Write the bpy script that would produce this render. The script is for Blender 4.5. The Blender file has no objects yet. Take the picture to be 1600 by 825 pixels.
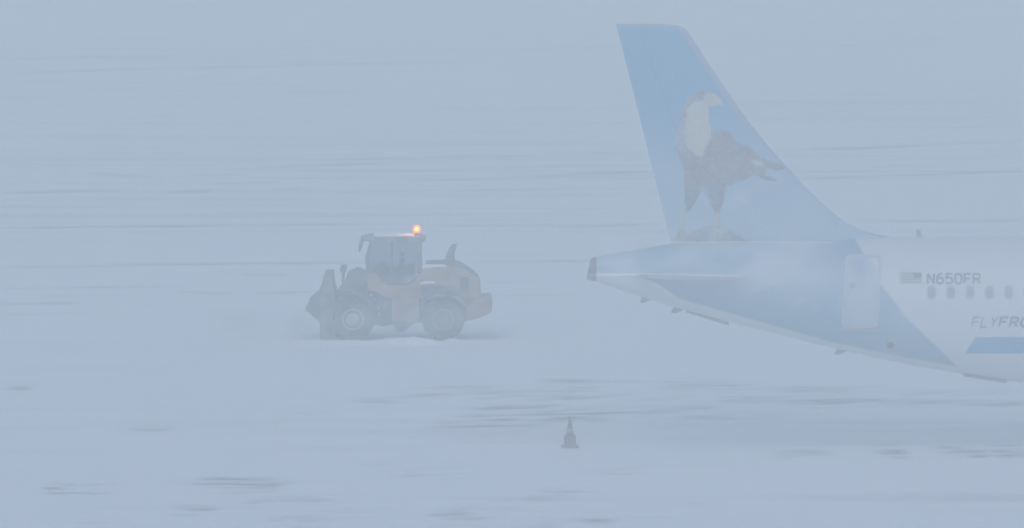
import bpy, bmesh, math
import numpy as np
from mathutils import Vector

C = bpy.context.scene
COL = C.collection
R = math.radians
rng = np.random.default_rng(7)

# ------------------------------------------------------------------ camera, sky, sun, exposure
CAM_H, PITCH, FPX = 18.0, R(4.70), 200.0 / 36.0 * 1600.0
cam_d = bpy.data.cameras.new('camera')
cam_d.lens = 200.0; cam_d.sensor_width = 36.0
cam_d.clip_start = 1.0; cam_d.clip_end = 20000.0
cam = bpy.data.objects.new('camera', cam_d); COL.objects.link(cam)
cam.location = (0, 0, CAM_H); cam.rotation_euler = (R(90) - PITCH, 0, 0)
C.camera = cam

SUN_EL, SUN_ROT = R(40), R(200)
world = bpy.data.worlds.new('World'); C.world = world; world.use_nodes = True
nt = world.node_tree; nt.nodes.clear()
sky = nt.nodes.new('ShaderNodeTexSky'); sky.sky_type = 'NISHITA'; sky.sun_disc = False
sky.sun_elevation = SUN_EL; sky.sun_rotation = SUN_ROT
sky.air_density = 1.0; sky.dust_density = 1.3; sky.ozone_density = 1.0
bg = nt.nodes.new('ShaderNodeBackground'); bg.inputs['Strength'].default_value = 0.15
wo = nt.nodes.new('ShaderNodeOutputWorld')
nt.links.new(sky.outputs[0], bg.inputs[0]); nt.links.new(bg.outputs[0], wo.inputs[0])

sun_d = bpy.data.lights.new('sun', 'SUN'); sun_d.energy = 0.5; sun_d.angle = R(120); sun_d.color = (1.0, 0.97, 0.92)
sun = bpy.data.objects.new('sun', sun_d); COL.objects.link(sun)
sd = Vector((math.sin(SUN_ROT) * math.cos(SUN_EL), math.cos(SUN_ROT) * math.cos(SUN_EL), math.sin(SUN_EL)))
sun.rotation_euler = sd.to_track_quat('Z', 'Y').to_euler()

vs = C.view_settings
vs.view_transform = 'Standard'; vs.look = 'None'; vs.gamma = 1.0; vs.use_curve_mapping = False
vs.exposure = -0.12
C.cycles.volume_bounces = 4
C.cycles.max_bounces = 10
C.cycles.transparent_max_bounces = 16
C.cycles.use_denoising = True
try:
    C.cycles.denoiser = 'OPENIMAGEDENOISE'
    C.cycles.denoising_input_passes = 'RGB_ALBEDO_NORMAL'
except Exception:
    pass

# ------------------------------------------------------------------ measuring helpers
def P(px, py, Y):
    """world X, Z of a photo pixel on the upright plane at distance Y"""
    u = (412.5 - py) / FPX; v = (px - 800.0) / FPX
    dy = math.cos(PITCH) + u * math.sin(PITCH)
    dz = -math.sin(PITCH) + u * math.cos(PITCH)
    return v * Y / dy, CAM_H + dz * Y / dy

def G(px, py):
    """world X, Y of a photo pixel on the ground"""
    u = (412.5 - py) / FPX; v = (px - 800.0) / FPX
    dy = math.cos(PITCH) + u * math.sin(PITCH)
    dz = -math.sin(PITCH) + u * math.cos(PITCH)
    t = -CAM_H / dz
    return v * t, dy * t

def curve(xs, ys, x):
    """smooth monotone interpolation"""
    xs = np.asarray(xs, float); ys = np.asarray(ys, float); x = np.clip(np.asarray(x, float), xs[0], xs[-1])
    h = np.diff(xs); d = np.diff(ys) / h
    m = np.zeros_like(xs); m[0] = d[0]; m[-1] = d[-1]
    for i in range(1, len(xs) - 1):
        m[i] = 0 if d[i-1] * d[i] <= 0 else 2 * d[i-1] * d[i] / (d[i-1] + d[i])
    i = np.clip(np.searchsorted(xs, x, side='right') - 1, 0, len(h) - 1)
    t = (x - xs[i]) / h[i]
    return ((2*t**3 - 3*t**2 + 1) * ys[i] + (t**3 - 2*t**2 + t) * h[i] * m[i]
            + (-2*t**3 + 3*t**2) * ys[i+1] + (t**3 - t**2) * h[i] * m[i+1])

def vnoise(x, y, seed=0):
    """value noise 0..1 on arrays"""
    r = np.random.default_rng(seed).random((256, 256))
    xi = np.floor(x).astype(int); yi = np.floor(y).astype(int)
    fx = x - xi; fy = y - yi
    fx = fx*fx*(3-2*fx); fy = fy*fy*(3-2*fy)
    a = r[xi % 256, yi % 256]; b = r[(xi+1) % 256, yi % 256]
    c = r[xi % 256, (yi+1) % 256]; d = r[(xi+1) % 256, (yi+1) % 256]
    return (a*(1-fx)+b*fx)*(1-fy) + (c*(1-fx)+d*fx)*fy

def fbm(x, y, seed=0, n=4):
    s = 0; a = 0.5; t = 0
    for k in range(n):
        s = s + a * vnoise(x * 2**k + 17*k, y * 2**k + 31*k, seed + k); t += a; a *= 0.55
    return s / t

def smooth(a, b, x):
    t = np.clip((x - a) / (b - a), 0, 1); return t*t*(3-2*t)

# ------------------------------------------------------------------ materials
def mat(name, col, rough=0.6, metal=0.0, var=0.12, scale=3.0, snow=0.0, bump=0.0, spec=0.4):
    """painted surface with fine tonal variation; snow = how much wind-blown snow clings to it"""
    m = bpy.data.materials.new(name); m.use_nodes = True
    t = m.node_tree; b = t.nodes['Principled BSDF']
    b.inputs['Roughness'].default_value = rough; b.inputs['Metallic'].default_value = metal
    b.inputs['Specular IOR Level'].default_value = spec
    tc = t.nodes.new('ShaderNodeTexCoord')
    n = t.nodes.new('ShaderNodeTexNoise'); n.inputs['Scale'].default_value = scale; n.inputs['Detail'].default_value = 5
    t.links.new(tc.outputs['Object'], n.inputs['Vector'])
    r = t.nodes.new('ShaderNodeValToRGB')
    r.color_ramp.elements[0].position = 0.3; r.color_ramp.elements[1].position = 0.7
    r.color_ramp.elements[0].color = tuple(c * (1 - var) for c in col) + (1,)
    r.color_ramp.elements[1].color = tuple(min(1, c * (1 + var)) for c in col) + (1,)
    t.links.new(n.outputs['Fac'], r.inputs['Fac'])
    out = r.outputs['Color']
    if snow > 0:
        n2 = t.nodes.new('ShaderNodeTexNoise'); n2.inputs['Scale'].default_value = 2.2; n2.inputs['Detail'].default_value = 8
        t.links.new(tc.outputs['Object'], n2.inputs['Vector'])
        mr = t.nodes.new('ShaderNodeMapRange'); mr.inputs['From Min'].default_value = 0.35; mr.inputs['From Max'].default_value = 0.75
        mr.inputs['To Min'].default_value = 0.0; mr.inputs['To Max'].default_value = snow
        t.links.new(n2.outputs['Fac'], mr.inputs['Value'])
        mx = t.nodes.new('ShaderNodeMix'); mx.data_type = 'RGBA'
        t.links.new(mr.outputs[0], mx.inputs['Factor'])
        t.links.new(out, mx.inputs['A']); mx.inputs['B'].default_value = (0.8, 0.82, 0.85, 1)
        out = mx.outputs['Result']
    t.links.new(out, b.inputs['Base Color'])
    if bump:
        bp = t.nodes.new('ShaderNodeBump'); bp.inputs['Strength'].default_value = bump; bp.inputs['Distance'].default_value = 0.02
        t.links.new(n.outputs['Fac'], bp.inputs['Height']); t.links.new(bp.outputs[0], b.inputs['Normal'])
    return m

def mat_attr(name, rough=0.4):
    """paint whose colour is stored on the mesh"""
    m = bpy.data.materials.new(name); m.use_nodes = True
    t = m.node_tree; b = t.nodes['Principled BSDF']; b.inputs['Roughness'].default_value = rough
    a = t.nodes.new('ShaderNodeAttribute'); a.attribute_name = 'paint'
    tc = t.nodes.new('ShaderNodeTexCoord')
    n = t.nodes.new('ShaderNodeTexNoise'); n.inputs['Scale'].default_value = 2.0; n.inputs['Detail'].default_value = 6
    t.links.new(tc.outputs['Object'], n.inputs['Vector'])
    mr = t.nodes.new('ShaderNodeMapRange'); mr.inputs['To Min'].default_value = 0.93; mr.inputs['To Max'].default_value = 1.07
    t.links.new(n.outputs['Fac'], mr.inputs['Value'])
    mx = t.nodes.new('ShaderNodeMix'); mx.data_type = 'RGBA'; mx.blend_type = 'MULTIPLY'; mx.inputs['Factor'].default_value = 1
    cb = t.nodes.new('ShaderNodeCombineColor')
    for k in range(3): t.links.new(mr.outputs[0], cb.inputs[k])
    t.links.new(a.outputs['Color'], mx.inputs['A']); t.links.new(cb.outputs[0], mx.inputs['B'])
    t.links.new(mx.outputs['Result'], b.inputs['Base Color'])
    return m

SNOW = (0.91, 0.92, 0.93)
M = dict(
    white=mat('white_paint', (0.74, 0.75, 0.77), 0.35, var=0.04),
    stab=mat('frosted_white_paint', (0.55, 0.58, 0.62), 0.6, var=0.08, snow=0.5),
    grey=mat('grey_metal', (0.32, 0.33, 0.36), 0.4, var=0.1),
    dark=mat('dark_metal', (0.045, 0.05, 0.06), 0.55, var=0.25, snow=0.25),
    frame=mat('dark_frame_paint', (0.06, 0.07, 0.085), 0.6, var=0.3, snow=0.35),
    black=mat('black_paint', (0.02, 0.022, 0.028), 0.5, var=0.2),
    rubber=mat('tyre_rubber', (0.03, 0.032, 0.036), 0.85, var=0.3, snow=0.3, bump=0.3),
    yellow=mat('construction_yellow_paint', (0.30, 0.18, 0.06), 0.55, var=0.3, snow=0.35),
    drab=mat('weathered_orange_paint', (0.24, 0.145, 0.06), 0.6, var=0.3, snow=0.45),
    rust=mat('counterweight_orange_paint', (0.30, 0.16, 0.08), 0.55, var=0.15, snow=0.4),
    rim=mat('rim_paint', (0.42, 0.30, 0.22), 0.5, var=0.15, snow=0.5),
    rimdull=mat('rim_flange_paint_dull', (0.26, 0.21, 0.18), 0.5, var=0.15, snow=0.3),
    ring=mat('rim_flange_paint', (0.36, 0.37, 0.36), 0.5, var=0.1, snow=0.3),
    snow=mat('snow', SNOW, 0.9, var=0.04, scale=6, bump=0.3, spec=0.1),
    dirtysnow=mat('dirty_snow', (0.66, 0.67, 0.69), 0.9, var=0.15, scale=1.6, bump=0.6, spec=0.1),
    letter=mat('dark_lettering', (0.19, 0.22, 0.28), 0.5, var=0.05),
    stripe=mat('blue_stripe_paint', (0.10, 0.36, 0.56), 0.4, var=0.05),
    flagred=mat('flag_red', (0.26, 0.25, 0.26), 0.5, var=0.05),
    flagblue=mat('flag_blue', (0.22, 0.25, 0.34), 0.5, var=0.05),
    pane=mat('window_pane', (0.36, 0.39, 0.45), 0.15, var=0.1),
    winframe=mat('window_surround', (0.44, 0.47, 0.52), 0.35, var=0.05),
    cone=mat('cone_plastic', (0.13, 0.10, 0.085), 0.6, var=0.2, snow=0.2),
    seat=mat('seat_fabric', (0.05, 0.05, 0.06), 0.9), guard=mat('skirt_paint', (0.07, 0.08, 0.09), 0.6, var=0.3, snow=0.45),
    lens=mat('lamp_lens', (0.8, 0.8, 0.78), 0.15, var=0.03),
)
def glass_mat():
    m = bpy.data.materials.new('cab_glass'); m.use_nodes = True
    t = m.node_tree; t.nodes.clear()
    o = t.nodes.new('ShaderNodeOutputMaterial'); tr = t.nodes.new('ShaderNodeBsdfTransparent'); gl = t.nodes.new('ShaderNodeBsdfGlossy')
    tr.inputs['Color'].default_value = (0.68, 0.73, 0.79, 1); gl.inputs['Roughness'].default_value = 0.08
    fr = t.nodes.new('ShaderNodeFresnel'); fr.inputs['IOR'].default_value = 1.5
    mx = t.nodes.new('ShaderNodeMixShader')
    t.links.new(fr.outputs[0], mx.inputs[0]); t.links.new(tr.outputs[0], mx.inputs[1]); t.links.new(gl.outputs[0], mx.inputs[2])
    t.links.new(mx.outputs[0], o.inputs[0]); return m
M['glass'] = glass_mat()
def emit_mat(name, col, s):
    m = bpy.data.materials.new(name); m.use_nodes = True
    b = m.node_tree.nodes['Principled BSDF']; b.inputs['Base Color'].default_value = col + (1,)
    b.inputs['Emission Color'].default_value = col + (1,); b.inputs['Emission Strength'].default_value = s; return m
def lit_lens():
    m = bpy.data.materials.new('lit_amber_lens'); m.use_nodes = True
    t = m.node_tree; t.nodes.clear(); o = t.nodes.new('ShaderNodeOutputMaterial')
    tr = t.nodes.new('ShaderNodeBsdfTransparent'); tr.inputs['Color'].default_value = (1, .5, .1, 1)
    e = t.nodes.new('ShaderNodeEmission'); e.inputs['Color'].default_value = (1, .30, .04, 1); e.inputs['Strength'].default_value = 1.6
    a = t.nodes.new('ShaderNodeAddShader'); t.links.new(tr.outputs[0], a.inputs[0]); t.links.new(e.outputs[0], a.inputs[1])
    t.links.new(a.outputs[0], o.inputs[0]); return m
M['amber'] = lit_lens()
M['amber_core'] = emit_mat('lit_amber_bulb', (1.0, 0.55, 0.25), 9.0)
M['paint'] = mat_attr('airliner_paint', 0.38)
M['print'] = mat_attr('bird_print', 0.45)

# ------------------------------------------------------------------ mesh helpers
class MB:
    def __init__(self): self.v = []; self.f = []
    def add(self, vs, fs):
        o = len(self.v); self.v += [tuple(float(c) for c in p) for p in vs]; self.f += [tuple(i + o for i in f) for f in fs]; return self
    def box(self, a, b):
        (x0, y0, z0), (x1, y1, z1) = a, b
        return self.add([(x0,y0,z0),(x1,y0,z0),(x1,y1,z0),(x0,y1,z0),(x0,y0,z1),(x1,y0,z1),(x1,y1,z1),(x0,y1,z1)],
                        [(0,3,2,1),(4,5,6,7),(0,1,5,4),(1,2,6,5),(2,3,7,6),(3,0,4,7)])
    def prism(self, poly, y0, y1):
        """outline in x,z pushed from y0 to y1"""
        n = len(poly)
        ar = sum(poly[i][0]*poly[(i+1) % n][1] - poly[(i+1) % n][0]*poly[i][1] for i in range(n))
        if ar < 0: poly = poly[::-1]
        vs = [(p[0], y0, p[1]) for p in poly] + [(p[0], y1, p[1]) for p in poly]
        fs = [tuple(range(n)), tuple(range(2*n-1, n-1, -1))] + [(i, i+n, (i+1) % n + n, (i+1) % n) for i in range(n)]
        return self.add(vs, fs)
    def tube(self, pts, r, n=10, r1=None):
        pts = [Vector(p) for p in pts]; rings = []; r1 = r if r1 is None else r1
        for i, p in enumerate(pts):
            d = (pts[min(i+1, len(pts)-1)] - pts[max(i-1, 0)]).normalized()
            up = Vector((0, 1, 0)) if abs(d.y) < 0.9 else Vector((1, 0, 0))
            a = d.cross(up).normalized(); b = d.cross(a); rr = r + (r1 - r) * i / max(1, len(pts)-1)
            rings.append([p + a*rr*math.cos(2*math.pi*k/n) + b*rr*math.sin(2*math.pi*k/n) for k in range(n)])
        return self.loft(rings)
    def loft(self, rings, cap=True):
        n = len(rings[0]); vs = [p for r in rings for p in r]; fs = []
        for i in range(len(rings)-1):
            for k in range(n):
                fs.append((i*n+k, i*n+(k+1) % n, (i+1)*n+(k+1) % n, (i+1)*n+k))
        if cap: fs += [tuple(range(n))[::-1], tuple((len(rings)-1)*n + k for k in range(n))]
        return self.add(vs, fs)
    def lathe(self, c, prof, axis='z', n=32):
        """prof: (radius, offset along axis)"""
        rings = []
        for r, h in prof:
            ring = []
            for k in range(n):
                a = 2*math.pi*k/n
                if axis == 'z': ring.append((c[0]+r*math.cos(a), c[1]+r*math.sin(a), c[2]+h))
                elif axis == 'x': ring.append((c[0]+h, c[1]+r*math.cos(a), c[2]+r*math.sin(a)))
                else: ring.append((c[0]+r*math.cos(a), c[1]+h, c[2]+r*math.sin(a)))
            rings.append(ring)
        return self.loft(rings)
    def mesh(self, name, m, smooth_=False):
        me = bpy.data.meshes.new(name); me.from_pydata(self.v, [], self.f)
        bm = bmesh.new(); bm.from_mesh(me); bmesh.ops.recalc_face_normals(bm, faces=bm.faces); bm.to_mesh(me); bm.free()
        if m: me.materials.append(m)
        if smooth_: me.polygons.foreach_set('use_smooth', [True]*len(me.polygons))
        return me
    def build(self, name, m, parent=None, smooth_=False, bevel=0.0, label=None):
        o = bpy.data.objects.new(name, self.mesh(name, m, smooth_)); COL.objects.link(o)
        if parent: o.parent = parent
        if bevel:
            b = o.modifiers.new('bevel', 'BEVEL'); b.width = bevel; b.segments = 2; b.limit_method = 'ANGLE'; b.angle_limit = R(40)
        if label: o['label'] = label
        return o

def thing(name, label, cat, loc, group=None):
    o = bpy.data.objects.new(name, None); COL.objects.link(o); o.location = loc; o.empty_display_size = 0.5
    o['label'] = label; o['category'] = cat
    if group: o['group'] = group
    return o

def paint(me, cols):
    a = me.color_attributes.new('paint', 'FLOAT_COLOR', 'POINT')
    c = np.ones((len(me.vertices), 4)); c[:, :3] = cols
    a.data.foreach_set('color', c.ravel())

# ------------------------------------------------------------------ ground: snowed-over apron
def make_ground():
    xs = np.concatenate([[-1500,-900,-500,-250,-120,-80], np.arange(-52, 52.01, 0.36), [80,120,250,500,900,1500]])
    ys = [-250, -100, 0, 60, 100]
    y = 122.0
    while y < 560: ys.append(y); y += 0.13 + max(0, (y-150)) * 0.0016
    ys = np.array(ys + [600, 700, 900, 1300, 1900])
    X, Y = np.meshgrid(xs, ys)
    # wind-scoured streaks where the pavement shows: (x0, x1, y0, y1, half thickness, strength) measured along each streak
    S = [(0,300,59,58,1.2,.35),(0,60,77,77,1.6,.5),(110,240,75,74,1.6,.5),(0,290,93,86,2.2,.7),(0,740,113,95,2.4,.85),(320,460,87,85,1.5,.5),
         (350,520,74,73,1.5,.3),(310,560,66,64,1.2,.25),(620,720,80,78,2,.4),(620,700,64,63,1.6,.3),(740,980,57,56,1.3,.35),(800,975,76,74,1.8,.5),
         (1080,1600,66,58,2,.45),(1100,1600,75,66,1.6,.4),(1200,1600,36,33,1.5,.35),(800,960,96,94,1.5,.25),(1120,1500,84,80,1.2,.3),
         (0,50,274,273,1.4,.4),(140,240,270,277,2.4,.6),(0,215,301,293,3.0,.8),(30,110,308,308,1.3,.3),(255,340,299,295,2.4,.6),(300,380,272,272,1.5,.5),
         (330,430,288,284,1.8,.45),(360,610,262,254,1.8,.6),(420,510,295,293,1.8,.5),(490,1010,250,238,2.0,.65),(560,760,268,262,1.4,.4),(640,900,281,274,1.7,.5),
         (700,870,297,295,2,.4),(700,1005,262,258,1.6,.35),(850,1015,274,268,2.2,.65),(440,560,279,276,1.4,.4),
         (0,570,355,350,2.0,.85),(0,240,354,354,1.4,.5),(330,460,353,352,3,.4),(190,260,363,363,1.1,.3),(655,1045,352,349,1.8,.55),(850,990,352,351,2.6,.45),
         (0,570,417,408,1.8,.7),(735,930,409,407,2.2,.6),(380,450,429,428,1.8,.5),(250,330,433,432,1.2,.25),(70,290,449,446,1.5,.45),(0,130,450,449,1.1,.3),
         (275,365,456,459,2,.6),(400,485,458,455,1.8,.55),(70,215,462,460,1.4,.5),(0,120,475,474,1.5,.45),(200,260,473,473,1.2,.25),(0,160,492,488,1.2,.25),
         (330,480,424,421,1.2,.3),(755,835,441,440,1.8,.5),(770,900,462,460,1.2,.2),
         (1225,1610,234,219,2.1,.8),(1250,1610,250,245,1.3,.4),(1350,1450,258,259,2.4,.4),(1265,1610,278,265,1.9,.75),(1330,1500,262,259,1.4,.3),
         (1330,1610,343,345,1.8,.6),(1440,1600,346,341,1.8,.4),(1380,1580,361,359,1.3,.35),
         (5,52,606,606,1.8,.6),(540,810,632,611,2.4,.55),(600,740,622,614,2,.3),(445,520,642,640,1.8,.35),(200,270,671,669,2,.35),
         (845,1005,592,596,2.6,.6),(835,960,602,604,2.4,.5),(740,900,613,611,1.8,.35),(735,880,636,629,2.6,.5),(690,1010,664,640,3.0,.6),(720,880,650,646,2.2,.35),
         (1040,1160,602,605,2.2,.5),(1000,1080,612,608,1.7,.35),(1110,1260,623,618,2.6,.6),(1000,1130,643,634,2,.4),(1050,1165,659,651,2.2,.6),
         (900,1100,657,640,1.8,.4),(1210,1400,627,620,2,.5),(1200,1330,642,634,1.7,.4),(1370,1540,633,630,1.6,.5),(1440,1510,618,617,1.4,.35),(1540,1610,632,630,1.6,.4),
         (1300,1500,617,618,1.4,.3),(65,105,761,764,2.8,.6),(118,175,764,762,2.2,.55),(300,440,746,761,3.6,.7),(350,440,768,782,5,.45),(410,570,780,783,4,.4),
         (265,345,797,794,2.6,.45),(420,500,803,812,3.4,.6),(480,615,808,801,3.2,.5),(660,700,803,811,3,.5),(690,810,800,795,4,.45),(740,800,790,797,2.5,.4),
         (550,610,711,716,3.4,.35),(600,690,738,746,2.8,.35),(655,740,742,748,2,.3),(700,730,722,728,2.5,.3),(800,875,806,813,4,.55),(900,955,801,804,3,.45),
         (840,945,768,771,1.8,.35),(820,870,778,781,2,.25),(1365,1420,705,707,3.2,.7),(1465,1545,704,707,3.8,.8),(1545,1610,706,704,3.2,.75),(1200,1300,706,703,3,.3),
         (1000,1200,596,600,1.6,.4),(1180,1420,612,607,1.6,.4),(860,1010,622,617,1.8,.45),(930,1120,630,622,1.8,.45),(1250,1450,634,626,1.6,.4),(1400,1600,612,610,1.4,.35),(1130,1300,650,645,1.6,.35),(640,780,606,602,1.6,.35),(110,170,806,810,2.6,.35),(900,1010,735,738,2,.2),(1050,1130,790,792,2,.2)]
    mask = np.zeros_like(X)
    warp = (fbm(X*0.16+50, Y*0.12, 40, 4) - 0.5)
    feather = fbm(X*0.75+Y*.55, Y*1.9-X*.45, 44, 5)
    for x0, x1, y0, y1, hw, s in S:
        hw *= 1.25; s *= .80 if y0 < 560 else .68
        ax, ay = G(x0, y0); bx, by = G(x1, y1)
        _, n0 = G(x0, y0-hw); _, n1 = G(x0, y0+hw)
        w = max((n0-n1)*0.5, 0.12)
        t = (X-ax)/(bx-ax)
        near = 1.0 if ay < 175 else 0.0
        yc = ay + (by-ay)*t + warp*w*(2.0+2.2*near)
        prof = np.exp(-((Y-yc)/(w*0.85))**2)
        e = 0.22
        ends = smooth(0-e*.6, e, t)*smooth(0-e*.6, e, 1-t)
        if near: prof = np.exp(-((Y-yc)/(w*2.8))**2)*(.12+1.5*smooth(.40, .68, feather))
        mask = np.maximum(mask, s*prof*ends)
    brk = fbm(X*0.35, Y*0.8+9, 5, 4)
    mask *= 0.45 + 1.1*smooth(0.3, 0.7, brk)
    # light scouring everywhere
    fine = fbm(X*0.10+3, Y*0.55, 21, 5)
    lines = fbm(X*0.045+Y*.01+9, Y*0.42, 27, 4)
    mask += (0.22*smooth(0.52, 0.75, fine) + 0.30*smooth(.54, .74, lines)*smooth(160, 200, Y))*smooth(0.35, .62, fbm(X*.03, Y*.02+7, 60, 3))
    mask = np.clip(mask, 0, 1)
    Z = 0.05*(fbm(X*0.08, Y*0.22, 11, 4)-0.5) + 0.02*(fbm(X*0.5, Y*1.1, 14, 3)-0.5)
    far = (np.abs(X) > 60) | (Y > 570) | (Y < 121)
    Z[far] = 0
    Z = Z - 0.035*mask - 0.015
    ny, nx = X.shape
    me = bpy.data.meshes.new('ground')
    me.vertices.add(nx*ny); me.vertices.foreach_set('co', np.stack([X, Y, Z], -1).ravel())
    i = (np.arange(ny-1)[:, None]*nx + np.arange(nx-1)[None, :]).ravel()
    q = np.stack([i, i+1, i+nx+1, i+nx], -1)
    me.loops.add(q.size); me.loops.foreach_set('vertex_index', q.ravel())
    me.polygons.add(len(q)); me.polygons.foreach_set('loop_start', np.arange(len(q))*4)
    me.polygons.foreach_set('use_smooth', np.ones(len(q), bool))
    me.update(); me.validate()
    a = me.attributes.new('bare', 'FLOAT', 'POINT'); a.data.foreach_set('value', mask.ravel())
    m = bpy.data.materials.new('snowy_apron'); m.use_nodes = True
    t = m.node_tree; b = t.nodes['Principled BSDF']; b.inputs['Roughness'].default_value = 0.9; b.inputs['Specular IOR Level'].default_value = 0.1
    at = t.nodes.new('ShaderNodeAttribute'); at.attribute_name = 'bare'
    tc = t.nodes.new('ShaderNodeTexCoord'); mp = t.nodes.new('ShaderNodeMapping'); mp.inputs['Scale'].default_value = (0.8, 4.0, 1)
    t.links.new(tc.outputs['Object'], mp.inputs['Vector'])
    n = t.nodes.new('ShaderNodeTexNoise'); n.inputs['Scale'].default_value = 1.6; n.inputs['Detail'].default_value = 8; n.inputs['Roughness'].default_value = 0.65
    t.links.new(mp.outputs[0], n.inputs['Vector'])
    mr = t.nodes.new('ShaderNodeMapRange'); mr.inputs['From Min'].default_value = 0.3; mr.inputs['From Max'].default_value = 0.7; mr.inputs['To Min'].default_value = 0.55; mr.inputs['To Max'].default_value = 1.25
    t.links.new(n.outputs['Fac'], mr.inputs['Value'])
    ml = t.nodes.new('ShaderNodeMath'); ml.operation = 'MULTIPLY'; ml.use_clamp = True
    t.links.new(at.outputs['Fac'], ml.inputs[0]); t.links.new(mr.outputs[0], ml.inputs[1])
    mx = t.nodes.new('ShaderNodeMix'); mx.data_type = 'RGBA'
    t.links.new(ml.outputs[0], mx.inputs['Factor'])
    mx.inputs['A'].default_value = SNOW + (1,); mx.inputs['B'].default_value = (0.13, 0.14, 0.155, 1)
    t.links.new(mx.outputs['Result'], b.inputs['Base Color'])
    bp = t.nodes.new('ShaderNodeBump'); bp.inputs['Strength'].default_value = 0.35; bp.inputs['Distance'].default_value = 0.05
    t.links.new(n.outputs['Fac'], bp.inputs['Height']); t.links.new(bp.outputs[0], b.inputs['Normal'])
    me.materials.append(m)
    o = bpy.data.objects.new('ground', me); COL.objects.link(o); o['kind'] = 'structure'
make_ground()

# ------------------------------------------------------------------ airliner
Y0 = 157.0
AX = P(1345, 480, Y0)[0]
ROOT = np.array([AX, Y0, 0.0])
air = thing('airliner', 'parked airliner with a pale blue tail fin showing a bird of prey', 'airplane', tuple(ROOT))
# tail stations: photo column, upper edge, lower edge, half width in metres
ST = [(920,404,437,.30),(932,401,440,.36),(960,396,450,.48),(1000,389,463,.65),(1050,381.5,479,.86),(1100,378.5,492,1.04),(1150,377,506,1.2),
      (1220,375.5,523,1.42),(1300,373,543,1.62),(1400,370.5,565,1.80),(1500,370,583,1.91),(1600,370,597,1.96),(1700,370,604,1.975)]
SX = np.array([P(s[0], 450, Y0)[0] for s in ST]); ZT = np.array([P(s[0], s[1], Y0)[1] for s in ST]); ZB = np.array([P(s[0], s[2], Y0)[1] for s in ST])
HW = np.array([s[3] for s in ST])
NOSE = SX[0] + 44.5
zt0, zb0, zm = ZT[-1], ZB[-1], 0
SX = np.concatenate([SX, [NOSE-7, NOSE-4.5, NOSE-2.5, NOSE-1.0, NOSE-0.3, NOSE]])
ZT = np.concatenate([ZT, [zt0, zt0-.12, zt0-.75, zt0-1.6, zt0-2.1, zt0-2.5]]); ZB = np.concatenate([ZB, [zb0, zb0+.05, zb0+.3, zb0+.75, zb0+1.15, zb0+1.5]])
HW = np.concatenate([HW, [1.975, 1.85, 1.45, .9, .45, .06]])
def sect(x):
    t = curve(SX, ZT, x); b = curve(SX, ZB, x); return (t+b)/2, (t-b)/2, curve(SX, HW, x)   # centre height, half height, half width
def S(px, py, off=0.004):
    """photo pixel -> point on the near side of the fuselage, pushed out by off"""
    Y = Y0 - 1.6
    for _ in range(12):
        x, z = P(px, py, Y); zc, hb, ha = sect(x)
        q = np.clip((z-zc)/hb, -0.999, 0.999); Y = Y0 - ha*math.sqrt(1-q*q)
    n = np.array([0, (Y-Y0)/ha**2, (z-zc)/hb**2]); n /= np.linalg.norm(n)
    return np.array([x, Y, z]) + n*off - ROOT

def side_px(x, z):
    """approximate photo pixel of a fuselage side point given world x,z at the near skin"""
    zc, hb, ha = sect(x); q = np.clip((z-zc)/hb, -1, 1); Y = Y0 - ha*np.sqrt(1-q*q)
    dz = z - CAM_H
    f = Y*math.cos(PITCH) - dz*math.sin(PITCH); u = Y*math.sin(PITCH) + dz*math.cos(PITCH)
    return 800 + FPX*x/f, 412.5 - FPX*u/f

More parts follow.
